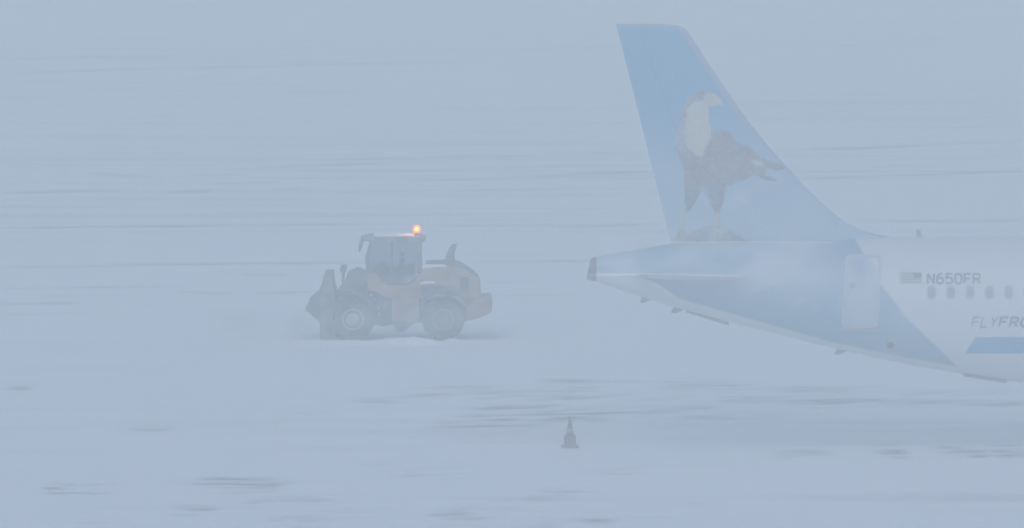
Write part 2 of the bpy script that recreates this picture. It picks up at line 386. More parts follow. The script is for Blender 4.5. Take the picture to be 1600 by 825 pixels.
def make_fuselage():
    xt = np.concatenate([np.arange(SX[1], P(1660, 450, Y0)[0], 0.035), np.linspace(P(1662, 450, Y0)[0], NOSE-7.5, 30), np.linspace(NOSE-7, NOSE, 26)])
    n = 200; th = np.linspace(0, 2*np.pi, n, endpoint=False)
    zc, hb, ha = sect(xt)
    Xg = np.repeat(xt[:, None], n, 1); Yg = Y0 - ha[:, None]*np.cos(th)[None]; Zg = zc[:, None] + hb[:, None]*np.sin(th)[None]
    vs = np.stack([Xg, Yg, Zg], -1).reshape(-1, 3) - ROOT
    k = np.arange(n); fs = []
    for i in range(len(xt)-1):
        fs += list(zip((i*n+k).tolist(), (i*n+(k+1) % n).tolist(), ((i+1)*n+(k+1) % n).tolist(), ((i+1)*n+k).tolist()))
    mb = MB(); mb.v = [tuple(p) for p in vs]; mb.f = fs + [tuple(range(n)), tuple(range((len(xt)-1)*n, len(xt)*n))]
    o = mb.build('fuselage', M['paint'], air, True)
    px, py = side_px(Xg, Zg)                                   # same paint scheme on both sides
    # forward edge of the blue paint: slants down and forward
    edge = np.interp(py, [360, 378, 402, 442, 496, 569, 600], [1332, 1338, 1353, 1374, 1416, 1492, 1524])
    blue = smooth(1.5, -1.5, px-edge)
    low = np.interp(px, [918, 940, 1000, 1030, 1060, 1182, 1294, 1400, 1490, 1600], [421, 425, 433, 444, 466, 501, 533, 556, 572, 590])
    blue *= smooth(2.0, -2.0, py-low)
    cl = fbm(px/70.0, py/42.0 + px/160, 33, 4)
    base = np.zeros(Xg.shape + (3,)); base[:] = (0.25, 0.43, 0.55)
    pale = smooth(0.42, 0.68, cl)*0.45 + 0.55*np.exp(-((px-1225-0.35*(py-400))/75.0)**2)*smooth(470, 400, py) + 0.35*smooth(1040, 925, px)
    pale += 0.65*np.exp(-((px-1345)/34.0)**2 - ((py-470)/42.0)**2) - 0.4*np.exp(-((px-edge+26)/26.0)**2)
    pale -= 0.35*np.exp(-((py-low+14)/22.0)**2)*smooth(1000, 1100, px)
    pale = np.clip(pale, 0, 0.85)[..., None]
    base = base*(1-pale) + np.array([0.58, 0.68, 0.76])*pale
    white = np.array([0.73, 0.745, 0.77])
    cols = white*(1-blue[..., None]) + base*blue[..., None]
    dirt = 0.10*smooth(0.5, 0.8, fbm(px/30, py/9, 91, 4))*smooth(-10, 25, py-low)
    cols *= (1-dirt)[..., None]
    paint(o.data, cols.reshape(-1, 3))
    return o
make_fuselage()

# exhaust at the tail end
def ring_at(px, k=1.0, n=40, tilt=0.0):
    x = P(px, 450, Y0)[0]; zc, hb, ha = sect(max(x, SX[0])); th = np.linspace(0, 2*np.pi, n, endpoint=False)
    return [np.array([x + tilt*math.sin(a), Y0 - ha*k*math.cos(a), zc + hb*k*math.sin(a)]) - ROOT for a in th]
mb = MB(); mb.loft([ring_at(931, 1.012), ring_at(926, 1.0, tilt=.02), ring_at(920, .98, tilt=.06), ring_at(920, .82, tilt=.06), ring_at(929, .7)])
mb.build('exhaust_cone', M['grey'] if False else M['frame'], air, True)

# fin
TEP = lambda py: np.interp(py, [38, 384], [963, 1050.5])
LEPX = [(37.5,1030),(39,1052),(41,1062),(45,1070),(50,1075.5),(60,1082),(90,1101),(130,1128),(190,1170),(230,1202),(270,1238),(300,1266),(325,1293),(345,1318),(357,1340),(364,1360),(369,1384),(372,1396),(384,1400)]
LEP = lambda py: curve([p[0] for p in LEPX], [p[1] for p in LEPX], py)
def naca(u): u = np.clip(u, 0, 1); return 10*(.2969*np.sqrt(u)-.126*u-.3516*u**2+.2843*u**3-.1036*u**4)
def fin_half(px, py):
    te, le = TEP(py), LEP(py); u = np.clip((le-px)/(le-te), 0, 1)
    hmax = np.interp(py, [38, 120, 250, 384], [0.09, .14, .19, .23])
    cm = np.minimum(le, 1085 + (py-60)*0.76)                 # chord without the dorsal fillet
    return hmax*naca(u)*np.where(px > cm, 0.75, 1.0) + 0.012*(u > 0)
def fin_vec(px, py):
    dz = np.vectorize(lambda a, b: P(a, b, Y0)[0])(px, py), np.vectorize(lambda a, b: P(a, b, Y0)[1])(px, py); return dz
RUD = 0.70
def make_fin():
    pys = np.concatenate([[37.5, 38, 39, 40.5, 42.5, 45, 48], np.arange(52, 340, 3), np.arange(341, 385, 1.5)])
    us = 0.5*(1-np.cos(np.linspace(0, np.pi*0.5, 46)))**1.0; us = us/us[-1]
    us = np.concatenate([us[us < .5], np.linspace(.5, 1, 40)])
    fin_v = []
    def block(name, u_sel, m):
        rows = []
        for py in pys:
            te, le = TEP(py), LEP(py); px = le-(le-te)*u_sel
            h = np.array([float(fin_half(a, py)) for a in px]); XZ = np.array([P(a, py, Y0) for a in px])
            if u_sel[-1] >= .999: h[-1] = .008
            near = np.stack([XZ[:, 0], Y0-h, XZ[:, 1]], -1); farr = np.stack([XZ[:, 0], Y0+h, XZ[:, 1]], -1)
            rows.append([p-ROOT for p in near] + [p-ROOT for p in farr[::-1]])
        mb = MB(); mb.loft(rows); o = mb.build(name, m, air, True)
        co = np.array([v.co for v in o.data.vertices]) + ROOT
        dz = co[:, 2]-CAM_H; f = Y0*math.cos(PITCH)-dz*math.sin(PITCH); px = 800+FPX*co[:, 0]/f
        py = 412.5-FPX*(Y0*math.sin(PITCH)+dz*math.cos(PITCH))/f
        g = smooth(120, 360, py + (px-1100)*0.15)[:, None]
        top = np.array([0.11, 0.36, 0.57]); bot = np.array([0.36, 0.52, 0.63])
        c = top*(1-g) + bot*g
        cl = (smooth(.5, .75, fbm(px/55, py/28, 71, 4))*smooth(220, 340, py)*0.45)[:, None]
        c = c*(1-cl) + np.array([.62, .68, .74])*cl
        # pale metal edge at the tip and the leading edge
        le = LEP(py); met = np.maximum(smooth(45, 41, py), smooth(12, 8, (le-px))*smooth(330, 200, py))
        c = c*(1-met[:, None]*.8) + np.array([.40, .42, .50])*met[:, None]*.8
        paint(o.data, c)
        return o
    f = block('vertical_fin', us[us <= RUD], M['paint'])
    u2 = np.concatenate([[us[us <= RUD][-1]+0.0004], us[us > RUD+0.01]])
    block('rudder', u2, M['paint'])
    return f
fin = make_fin()

# bird of prey printed on the fin (one printed film that follows the skin)
BIRD = [  # (outline in photo pixels, colour) painted in this order
    ('rock', [(1050,378),(1060,371),(1075,366),(1092,358),(1100,354),(1112,352),(1126,356),(1142,362),(1160,371),(1173,377.5)], (.24,.26,.29)),
    ('leg', [(1070,327),(1077,330),(1072,345),(1069,357),(1062,358),(1066,344)], (.48,.46,.42)),
    ('leg', [(1116,328),(1125,328),(1124,345),(1124,358),(1116,358),(1117,344)], (.48,.46,.42)),
    ('foot', [(1054,377),(1056,368),(1062,358),(1069,357),(1073,364),(1074,376),(1066,377)], (.40,.41,.38)),
    ('foot', [(1107,377.5),(1111,366),(1112,354),(1118,350),(1126,351),(1132,360),(1137,371),(1124,375)], (.41,.42,.38)),
    ('thigh', [(1069,270),(1100,285),(1096,300),(1088,313),(1081,327),(1076,332),(1071,328),(1069,310)], (.19,.24,.30)),
    ('thigh', [(1099,286),(1133,285),(1133,303),(1130,318),(1125,330),(1116,331),(1111,318),(1105,302)], (.20,.24,.30)),
    ('wing_feather', [(1168,228),(1182,240),(1197,249),(1214,254),(1225,259),(1226,264),(1215,267),(1200,264),(1180,256),(1165,250)], (.20,.22,.27)),
    ('wing_feather', [(1175,266),(1190,270),(1201,275),(1213,280),(1212,285),(1200,283),(1186,277)], (.19,.21,.26)),
    ('body', [(1052,222),(1058,205),(1068,200),(1085,215),(1100,222),(1110,212),(1121,204),(1132,203),(1143,209),(1149,219),(1160,225),(1172,229),(1184,241),(1194,252),(1196,262),(1198,272),
              (1188,273),(1176,276),(1166,281),(1152,285),(1142,291),(1133,288),(1132,294),(1110,294),(1098,291),(1086,297),(1071,292),(1071,274),(1066,254),(1058,240)], (.245,.23,.25)),
    ('wing_light', [(1173,249),(1184,252),(1196,258),(1190,260),(1178,256)], (.50,.56,.62)),
    ('neck_back', [(1066,172),(1072,160),(1080,165),(1077,200),(1080,228),(1088,246),(1072,250),(1060,240),(1053,226),(1055,212),(1061,198)], (.36,.37,.44)),
    ('neck', [(1075,168),(1084,159),(1097,156),(1106,164),(1108,180),(1111,200),(1112,213),(1106,224),(1101,236),(1096,246),(1086,243),(1078,233),(1073,222),(1072,200),(1073,182)], (.56,.56,.48)),
    ('crown', [(1068,168),(1070,158),(1077,150),(1086,145),(1097,142),(1110,143),(1106,150),(1098,155),(1086,158),(1078,164),(1072,175)], (.30,.30,.36)),
    ('face', [(1097,153),(1107,144),(1117,146),(1124,152),(1127,160),(1119,165),(1109,168),(1103,164)], (.52,.51,.44)),
    ('beak', [(1119,150),(1125,153),(1129,158),(1131,167),(1127,165),(1123,162),(1118,160)], (.58,.58,.56)),
]
def inside(poly, x, y):
    r = np.zeros(x.shape, bool); n = len(poly); j = n-1
    for i in range(n):
        xi, yi = poly[i]; xj, yj = poly[j]
        if yi != yj:
            r ^= ((yi > y) != (yj > y)) & (x < (xj-xi)*(y-yi)/(yj-yi)+xi)
        j = i
    return r
def make_bird():
    step = 0.9
    gx = np.arange(1048, 1230, step); gy = np.arange(140, 378.2, step)
    X, Yp = np.meshgrid(gx, gy)
    wx = X + 2.6*(fbm(X/7, Yp/7, 80, 3)-.5)*2; wy = Yp + 2.2*(fbm(X/7+40, Yp/7, 81, 3)-.5)*2
    col = np.zeros(X.shape+(3,)); hit = np.zeros(X.shape, bool)
    for nm, poly, c in BIRD:
        k = inside(poly, wx, wy); col[k] = c; hit |= k
    # soften where colours meet, then feather texture
    for _ in range(9):
        w = hit.astype(float); acc = col*w[..., None]; ww = w.copy()
        for dy, dx in ((0,1),(0,-1),(1,0),(-1,0)):
            acc += np.roll(col*w[..., None], (dy, dx), (0, 1)); ww += np.roll(w, (dy, dx), (0, 1))
        col = acc/np.maximum(ww, 1)[..., None]
    f = fbm((X*.8+Yp*.5)/5.0, (Yp*.8-X*.5)/2.4, 84, 4)
    big = fbm(X/18, Yp/12, 86, 3)
    pale = smooth(.40, .50, col.mean(-1)); amp = 1-.75*pale                     # pale plumage is smooth, brown plumage mottled
    col *= (1+amp*(0.10 + 1.25*f + 0.65*big - 1))[..., None]
    spk = smooth(.62, .8, fbm(X/3.5, Yp/2.5, 88, 2))[..., None]*((Yp > 215) & (Yp < 275))[..., None]*.30*(1-pale)[..., None]
    col = col*(1-spk) + np.array([.42, .44, .48])*spk
    idx = -np.ones(X.shape, int); vs = []; cs = []; fs = []
    def vid(i, j):
        if idx[i, j] < 0:
            px, py = gx[j], gy[i]; h = float(fin_half(px, py)) + 0.006
            Y = Y0-h; x, z = P(px, py, Y)
            idx[i, j] = len(vs); vs.append(np.array([x, Y, z])-ROOT); cs.append(col[i, j])
        return idx[i, j]
    for i in range(len(gy)-1):
        for j in range(len(gx)-1):
            if hit[i, j] and hit[i+1, j] and hit[i, j+1] and hit[i+1, j+1]:
                fs.append((vid(i+1, j), vid(i+1, j+1), vid(i, j+1), vid(i, j)))
    me = bpy.data.meshes.new('bird_picture'); me.from_pydata([tuple(v) for v in vs], [], fs); me.materials.append(M['print'])
    paint(me, np.array(cs))
    o = bpy.data.objects.new('bird_picture', me); COL.objects.link(o); o.parent = fin
    o['label'] = 'picture of a white-necked brown bird of prey standing on a rock'
make_bird()
# bright sealing strip under the fin
mb = MB(); strip = []
for px in np.linspace(1050, 1300, 26):
    x, z = P(px, np.interp(px, [1050, 1150, 1300], [379.5, 378.5, 378]), Y0-.2); zc, hb, ha = sect(x)
    q = min(.995, (z-zc)/hb); strip.append((x-ROOT[0], -max(ha*math.sqrt(1-q*q), .1)-.01, z))
mb.tube(strip, .022, 6); mb.build('fin_seal', M['white'], fin)

# horizontal stabilizers
def make_stab(s):
    rx_te, rx_le, tx_te, tx_le = P(990, 436, Y0)[0], P(1195, 436, Y0)[0], P(918, 432, Y0-6)[0], P(1000, 432, Y0-6)[0]
    rz = P(1000, 434, Y0)[1]
    def row(t, u):
        y = .25 + 5.95*t; te = rx_te+(tx_te-rx_te)*t; le = rx_le+(tx_le-rx_le)*t; z = rz + y*math.tan(R(5.6))
        h = (.10*(1-t)+.04*t)*naca(u); x = le-(le-te)*u
        return [(a-ROOT[0], s*y, z+b) for a, b in zip(x, h)], [(a-ROOT[0], s*y, z-b) for a, b in zip(x, h)]
    def blk(u, ts, name, par):
        rings = []
        for t in ts:
            a, b = row(t, u); rings.append(a + b[::-1])
        o_ = MB().loft(rings).build(name, M['stab'], par)
        o_.data.materials.append(M['snow'])                       # snow lies on the upper skin
        for p_ in o_.data.polygons: p_.material_index = 1 if p_.normal.z > .05 or abs(p_.normal.y) > .6 else 0
        return o_
    o = blk(np.concatenate([.5*(1-np.cos(np.linspace(0, np.pi/2, 10)))*1.0, [.6, .715]]), np.linspace(0, 1, 8), 'stabilizer', air)
    blk(np.array([.725, .8, .9, .985]), np.linspace(.06, .97, 8), 'elevator', o)
make_stab(-1); make_stab(1)

# ---- things on the skin
def patch(poly, nx=1, off=.004):
    """polygon given in photo pixels laid on the skin, cut into small triangles"""
    bm = bmesh.new(); vs = [bm.verts.new((p[0], 0, -p[1])) for p in poly]; bm.faces.new(vs)
    bmesh.ops.triangulate(bm, faces=bm.faces[:])
    for _ in range(nx):
        bmesh.ops.subdivide_edges(bm, edges=bm.edges[:], cuts=1, use_grid_fill=True)
    bmesh.ops.triangulate(bm, faces=bm.faces[:])
    mb = MB(); mb.add([S(v.co.x, -v.co.z, off) for v in bm.verts], [[v.index for v in f.verts] for f in (bm.verts.index_update() or bm.faces)])
    bm.free(); return mb
def rounded(x0, y0, x1, y1, r, n=5, shear=0.0):
    out = []
    for cx, cy, a0 in ((x1-r, y0+r, -90), (x1-r, y1-r, 0), (x0+r, y1-r, 90), (x0+r, y0+r, 180)):
        for k in range(n+1):
            a = R(a0+90*k/n); out.append((cx+r*math.cos(a), cy+r*math.sin(a)))
    ym = (y0+y1)/2
    return [(x-shear*(y-ym), y) for x, y in out]
def band(outer, inner, o_out, o_in):
    """raised ring between two outlines of equal point count"""
    n = len(outer); vs = [S(*p, -.01) for p in outer] + [S(*p, o_out) for p in outer] + [S(*p, o_in) for p in inner] + [S(*p, -.01) for p in inner]
    fs = []
    for k in range(3):
        for i in range(n): fs.append((k*n+i, k*n+(i+1) % n, (k+1)*n+(i+1) % n, (k+1)*n+i))
    return MB().add(vs, fs)
def oval(cx, cy, rx, ry, n=24, e=2.6):
    return [(cx+rx*math.copysign(abs(math.cos(a))**(2/e), math.cos(a)), cy+ry*math.copysign(abs(math.sin(a))**(2/e), math.sin(a))) for a in np.linspace(0, 2*np.pi, n, endpoint=False)]

# cabin windows: each a surround with its pane
proto = None
for k in range(12):
    cx, cy = 1455.4 + 30.15*k, 457.0
    f = band(oval(cx, cy, 7.2, 10.8), oval(cx, cy, 4.6, 7.6), .012, .012).build('cabin_window', M['winframe'], air)
    n = 24; pts = oval(cx, cy, 4.7, 7.7)
    MB().add([S(*p, .006) for p in pts], [tuple(range(n))]).build('window_pane', M['pane'], f)

# rear door
dsh = 0.062
d_out = rounded(1318.5, 398, 1375.5, 511.5, 8, shear=dsh); d_mid = rounded(1321.5, 401, 1372.5, 508.5, 6.5, shear=dsh)
d_in = rounded(1325.5, 405, 1368.5, 504.5, 5, shear=dsh)
door = MB()
# panel: grid between left and right edges so that it follows the skin
NY, NX = 18, 8; pv = []
for i in range(NY+1):
    for j in range(NX+1):
        py = 401.5 + (508-401.5)*i/NY; pv.append(S(1322 + 50*j/NX - dsh*(py-454.75), py, .012))
door.add(pv, [(i*(NX+1)+j, (i+1)*(NX+1)+j, (i+1)*(NX+1)+j+1, i*(NX+1)+j+1) for i in range(NY) for j in range(NX)])
d = door.build('passenger_door', M['paint'], air, True)
pj = [(1322+50*j/NX-dsh*(401.5+106.5*i/NY-454.75), 401.5+106.5*i/NY) for i in range(NY+1) for j in range(NX+1)]
pj = np.array(pj); dark = np.exp(-((pj[:, 0]-1342)/11)**2-((pj[:, 1]-420)/15)**2); wt = smooth(0, 8, pj[:, 0]-np.interp(pj[:, 1], [402, 442], [1353, 1374]))
pc = np.array([.50, .60, .69])*(1-dark[:, None]) + np.array([.27, .40, .57])*dark[:, None]
pc = pc*(1-wt[:, None]) + np.array([.70, .72, .75])*wt[:, None]; paint(d.data, pc)
def outline(o1, o2, h, m, nm):
    return band(o1, o2, h, h).build(nm, m, d)
def dense(pl, k=4):
    out = []
    for i in range(len(pl)):
        a, b = pl[i], pl[(i+1) % len(pl)]
        m_ = k*3 if math.hypot(b[0]-a[0], b[1]-a[1]) > 20 else 1
        out += [(a[0]+(b[0]-a[0])*t/m_, a[1]+(b[1]-a[1])*t/m_) for t in range(m_)]
    return out
outline(dense(d_out), dense(d_mid), .016, M['stab'], 'door_surround')
outline(dense(rounded(1321.6, 401.1, 1372.4, 508.4, 6.5, shear=dsh)), dense(rounded(1323.0, 402.6, 1371.0, 506.9, 6.0, shear=dsh)), .0145, M['winframe'], 'door_seal')
pts = oval(1332, 446, 4.2, 4.8, 20, 2); MB().add([S(*p, .02) for p in pts]+[S(*p, -.01) for p in pts], [tuple(range(20))]+[(i, i+20, (i+1) % 20+20, (i+1) % 20) for i in range(20)]).build('door_window', M['pane'], d)
band(rounded(1343.6, 443, 1346.6, 451, 1), rounded(1344.4, 444, 1345.8, 450, .5), .04, .04).build('door_handle', M['winframe'], d)
pl = [(1312, 510.5), (1377, 513.5), (1376, 517), (1312, 515)]
MB().add([S(*p, .03) for p in pl]+[S(*p, -.02) for p in pl], [(0,1,2,3)]+[(i, i+4, (i+1) % 4+4, (i+1) % 4) for i in range(4)]).build('door_sill', M['winframe'], d)

# lettering, drawn as strokes in a 0..1 box
def arc(cx, cy, rx, ry, a0, a1, n=10): return [(cx+rx*math.cos(R(a0+(a1-a0)*k/n)), cy+ry*math.sin(R(a0+(a1-a0)*k/n))) for k in range(n+1)]
GLYPH = {
 'N': [[(0,0),(0,1)], [(0,1),(1,0)], [(1,0),(1,1)]], 'F': [[(0,0),(0,1),(1,1)], [(0,.52),(.85,.52)]], 'L': [[(0,1),(0,0),(1,0)]],
 'Y': [[(0,1),(.5,.45),(1,1)], [(.5,.45),(.5,0)]], 'T': [[(0,1),(1,1)], [(.5,1),(.5,0)]], 'I': [[(.5,0),(.5,1)]],
 'E': [[(1,1),(0,1),(0,0),(1,0)], [(0,.52),(.85,.52)]],
 'R': [[(0,0),(0,1),(.6,1)]+arc(.62,.74,.38,.26,90,-90)+[(0,.48)], [(.5,.48),(1,0)]],
 'O': [arc(.5,.5,.5,.5,0,360,28)], '0': [arc(.5,.72,.5,.28,0,180,12)+arc(.5,.28,.5,.28,180,360,12)+[(1,.72)]],
 '6': [arc(.5,.31,.5,.31,0,360,24), arc(.56,.31,.56,.69,180,100,8)+[(.8,1)]],
 '5': [[(.95,1),(.12,1),(.06,.56)]+arc(.46,.32,.54,.32,120,-150,16)],
}
def lettering(name, runs, par):
    mb = MB()
    for txt, x0, pitch, wd, yb, yt, shear, th in runs:
        for k, ch in enumerate(txt):
            for li, st in enumerate(GLYPH[ch]):
                pts = [(x0+pitch*k+wd*u, yb+(yt-yb)*v) for u, v in st]; Lr = []
                closed = math.hypot(pts[0][0]-pts[-1][0], pts[0][1]-pts[-1][1]) < .01
                for q in range(len(pts)):
                    pa = pts[q-1] if q > 0 else (pts[-2] if closed else pts[q]); pb = pts[q+1] if q < len(pts)-1 else (pts[1] if closed else pts[q])
                    d1 = (pts[q][0]-pa[0], pts[q][1]-pa[1]); d2 = (pb[0]-pts[q][0], pb[1]-pts[q][1])
                    n1 = math.hypot(*d1) or 1; n2 = math.hypot(*d2) or 1
                    tx, ty = d1[0]/n1+d2[0]/n2, d1[1]/n1+d2[1]/n2; nn = math.hypot(tx, ty) or 1; tx /= nn; ty /= nn
                    c = 1.0
                    if n1 > 1e-6 and n2 > 1e-6 and d1 != (0, 0) and d2 != (0, 0): c = max(.5, abs(d1[0]/n1*tx+d1[1]/n1*ty))
                    w = th/2/c; Lr.append(((pts[q][0]-ty*w, pts[q][1]+tx*w), (pts[q][0]+ty*w, pts[q][1]-tx*w)))
                vs = [S(a+shear*(yb-b), b, .011+.0012*li) for l in Lr for a, b in l]
                mb.add(vs, [(2*q, 2*q+1, 2*q+3, 2*q+2) for q in range(len(Lr)-1)])
    return mb.build(name, M['letter'], par)
lettering('registration_lettering', [('N650FR', 1449.5, 14.35, 9.8, 443.2, 428, 0, 3.0)], air)
lettering('website_lettering', [('FLY', 1518, 14.2, 9.5, 510.5, 495.5, .25, 2.3), ('FRONTIER', 1561, 16.4, 11.0, 510, 496, .25, 3.6)], air)
fl = patch([(1406, 426), (1440, 426), (1440, 443), (1406, 443)], 1).build('flag', M['white'], air)
for k in range(7):
    y0 = 426+17*(2*k)/13; y1 = 426+17*(2*k+1)/13; xe = 1426.5 if k < 4 else 1440
    MB().add([S(x, y, .0075) for x, y in ((1406, y0), (1406, y1), (1416, y1), (xe, y1), (xe, y0), (1416, y0))], [(0,1,2,5), (5,2,3,4)]).build('flag_stripe', M['flagred'], fl)
MB().add([S(x, y, .009) for x, y in ((1426.5, 426), (1426.5, 435.2), (1440, 435.2), (1440, 426))], [(0,1,2,3)]).build('flag_canton', M['flagblue'], fl)
patch([(1524, 527), (1700, 527), (1700, 552.5), (1508, 552)], 3).build('blue_stripe', M['stripe'], air)
band(rounded(1385, 533, 1397.5, 544.5, 1.5), rounded(1386.5, 534.5, 1396, 543, 1), .02, .02).build('hatch_frame', M['grey'], air)
MB().add([S(*p, .005) for p in rounded(1386, 534, 1396.5, 543.5, 1)], [tuple(range(24))]).build('outflow_hatch', M['black'], air)

def under(px, dy=0.0):
    x = P(px, 450, Y0)[0]; zc, hb, ha = sect(x); return np.array([x, Y0+dy, zc-hb])-ROOT
# drain masts and strips under the tail
for px, w, h in ((1008, .14, .10), (1058, .17, .11), (1314, .16, .10)):
    b = under(px); sl = .21
    MB().prism([(b[0]-w*1.1, b[2]-h-.02), (b[0]-w*.2, b[2]-h-.04), (b[0]+w*1.3, b[2]-.02), (b[0]+w*.9, b[2]+.1), (b[0]-w*.2, b[2]+.1)], -.05, .05).build('drain_mast', M['grey'], air, bevel=.01)
a, b = under(1072), under(1139)
MB().prism([(a[0], a[2]+.03), (a[0], a[2]-.05), (b[0], b[2]-.09), (b[0], b[2]+.05)], -.12, .12).build('tail_skid', M['grey'], air, bevel=.01)
a, b = under(1505), under(1572)
MB().prism([(a[0], a[2]+.05), (a[0], a[2]-.03), (b[0], b[2]-.04), (b[0], b[2]+.05)], -.5, .5).build('belly_panel', M['grey'], air, bevel=.01)
xa, za = P(1440, 371, Y0)
MB().prism([(xa-ROOT[0]-.16, za+.22), (xa-ROOT[0]-.05, za+.22), (xa-ROOT[0]+.06, za-.1), (xa-ROOT[0]-.10, za-.1)], -.03, .03).build('antenna', M['grey'], air, bevel=.008)

# the rest of the aircraft, beyond the frame: wings, engines and landing gear
wx = SX[0]+24.0-ROOT[0]; zc0 = (zt0+zb0)/2
for s in (-1, 1):
    rings = []
    for t in np.linspace(0, 1, 9):
        y = 1.4+15.4*t; le = wx+3.2-8.3*t; ch = 7.0*(1-t)**1.2*.72+1.5+.5*(1-t); z = zc0-1.15+y*math.tan(R(5.1)); u = .5*(1-np.cos(np.linspace(0, np.pi, 14)))
        h = ch*.06*naca(u); rings.append([(le-ch*a, s*y, z+b) for a, b in zip(u, h)]+[(le-ch*a, s*y, z-b) for a, b in zip(u[::-1][1:-1], h[::-1][1:-1])])
    MB().loft(rings).build('wing', M['white'], air, True)
    MB().lathe((wx+3.4, s*5.75, 1.95), [(.02,-3.6),(.5,-2.9),(.95,-1.6),(1.12,0),(1.1,.9),(1.0,1.25),(.9,1.2),(.88,.2),(.3,.1),(.02,.5)], 'x', 36).build('engine', M['white'], air, True)
    MB().tube([(wx-2.2, s*3.8, 2.6), (wx-2.2, s*3.8, .58)], .13, 12).build('landing_gear', M['grey'], air)
    g = air.children[-1]
    for q in (-.46, .46):
        MB().lathe((wx-2.2, s*3.8+q, .58), [(.2,-.2),(.5,-.2),(.58,-.1),(.58,.1),(.5,.2),(.2,.2)], 'y', 28).build('wheel', M['rubber'], g)
nx_ = SX[0]+39.4-ROOT[0]
g = MB().tube([(nx_, 0, 2.0), (nx_, 0, .4)], .1, 12).build('nose_gear', M['grey'], air)
for q in (-.28, .28): MB().lathe((nx_, q, .4), [(.15,-.12),(.35,-.12),(.4,-.06),(.4,.06),(.35,.12),(.15,.12)], 'y', 24).build('wheel', M['rubber'], g)

# ------------------------------------------------------------------ wheel loader
YL = 189.2
LX = P(640, 500, YL)[0]
ld = thing('wheel_loader', 'orange wheel loader with a lit amber roof beacon, front bucket to the left', 'wheel loader', (LX, YL, 0))
def L(px, py, y):
    x, z = P(px, py, YL+y); return x-LX, z
def lp(pts, y): return [L(a, b, y) for a, b in pts]
def part(name, pts, y0, y1, m, par=None, bevel=.025, ref=None, label=None):
    return MB().prism(lp(pts, y0 if ref is None else ref), y0, y1).build(name, m, par or ld, bevel=bevel, label=label)
def tube_px(name, pts, r, m, par=None, n=10):
    return MB().tube([(L(a, b, y)[0], y, L(a, b, y)[1]) for a, b, y in pts], r, n).build(name, m, par or ld, True)

# chassis
part('rear_frame', [(600,468),(742,472),(738,497),(722,505),(690,506),(655,504),(640,506),(600,504)], -.48, .48, M['frame'])
part('front_frame', [(604,470),(604,503),(590,508),(560,506),(532,496),(524,474),(528,452),(548,436),(566,432),(582,446)], -.45, .45, M['frame'])
part('articulation_joint', [(584,462),(612,462),(612,508),(598,510),(584,507)], -.3, .3, M['dark'])
# engine end
hood = part('engine_hood', [(657,419),(690,416),(712,417),(730,423),(744,433),(750,441),(750,466),(742,476),(724,478),(716,468),(672,468),(657,472)], -.74, .74, M['yellow'], bevel=.05)
part('engine_deck', [(665,410),(697,409),(716,411),(734,421),(748,433),(746,437),(728,426),(704,418),(665,417)], -.5, .5, M['dark'], hood)
part('snow_layer', [(659,416.5),(663,413.5),(694,413.5),(699,417),(690,419),(659,421)], -.72, -.52, M['snow'], hood, bevel=.02)
part('air_intake', [(694,412),(697,399),(701,390),(705,383.5),(709,381.5),(714,382),(712,390),(710,399),(711,406),(714,412)], -.14, .14, M['dark'], hood)
vent = part('side_vent', [(719,433),(732,434),(732,452),(719,452)], -.765, -.70, M['black'], hood, bevel=.01)
for k in range(4): part('vent_slat', [(720,435.5+4.2*k),(731,436+4.2*k),(731,437.6+4.2*k),(720,437.1+4.2*k)], -.785, -.74, M['frame'], vent, bevel=0)
part('hood_skirt', [(657,446),(716,447),(720,455),(720,474),(714,468),(672,468),(657,472)], -.775, -.70, M['frame'], hood, bevel=.02)
part('rear_grille', [(738,432),(750,440),(751,464),(738,464)], -.62, .62, M['frame'], hood, bevel=.02, ref=-.76)
part('tail_lamp', [(746,458),(751,458),(751,464),(746,464)], -.78, -.66, M['rust'], hood, bevel=.01)
snowl = part('snow_layer', [(656,442),(662,440),(680,440.5),(681,442.5),(656,443.5)], -.92, -.74, M['snow'], hood, bevel=.01)
part('hood_step', [(655,443),(684,443),(684,446),(655,446)], -.92, -.74, M['yellow'], hood, bevel=.01)
part('counterweight', [(738,471),(752,466),(767,464.5),(769,476),(769,487),(757,494),(742,499),(724,504),(722,492),(728,478)], -1.0, 1.0, M['rust'], bevel=.06)
# fenders
for s in (-1, 1):
    y0, y1 = sorted((s*1.22, s*.7)); rf = -1.22
    part('rear_fender', [(656,474),(666,464),(680,459),(706,459),(722,466),(731,478),(726,481),(717,470),(702,463.5),(682,463.5),(669,469),(661,478)], y0, y1, M['frame'], ref=rf)
    part('front_fender', [(521,477),(528,464),(541,457),(560,457),(576,465),(584,478),(579,481),(571,469),(558,461.5),(542,461.5),(532,468),(526,480)], y0, y1, M['dark'], ref=rf)
    part('side_tank', [(612,466),(654,466),(656,500),(640,505),(612,503)], *sorted((s*.98, s*.5)), M['drab'], ref=-.98, bevel=.04)
    ldr = part('step_ladder', [(612,503),(616,503),(624,519),(620,521)], *sorted((s*1.12, s*1.02)), M['frame'], ref=-1.12, bevel=.01)
    part('ladder_rail', [(648,502),(652,502),(628,521),(622,521)], *sorted((s*1.12, s*1.02)), M['frame'], ldr, ref=-1.12, bevel=.01)
    for q in range(3):
        a = 505+5*q; xl = 614+.55*5*q+1; xr = 648-1.3*5*q-2
        part('ladder_rung', [(xl,a),(xr,a),(xr-2,a+3),(xl+1,a+3)], *sorted((s*1.1, s*.8)), M['frame'], ldr, ref=-1.1, bevel=.005)
    part('ladder_plate', [(614,503),(650,502),(626,520.5),(622,520)], *sorted((s*.84, s*.8)), M['dark'], ldr, ref=-.84, bevel=.005)
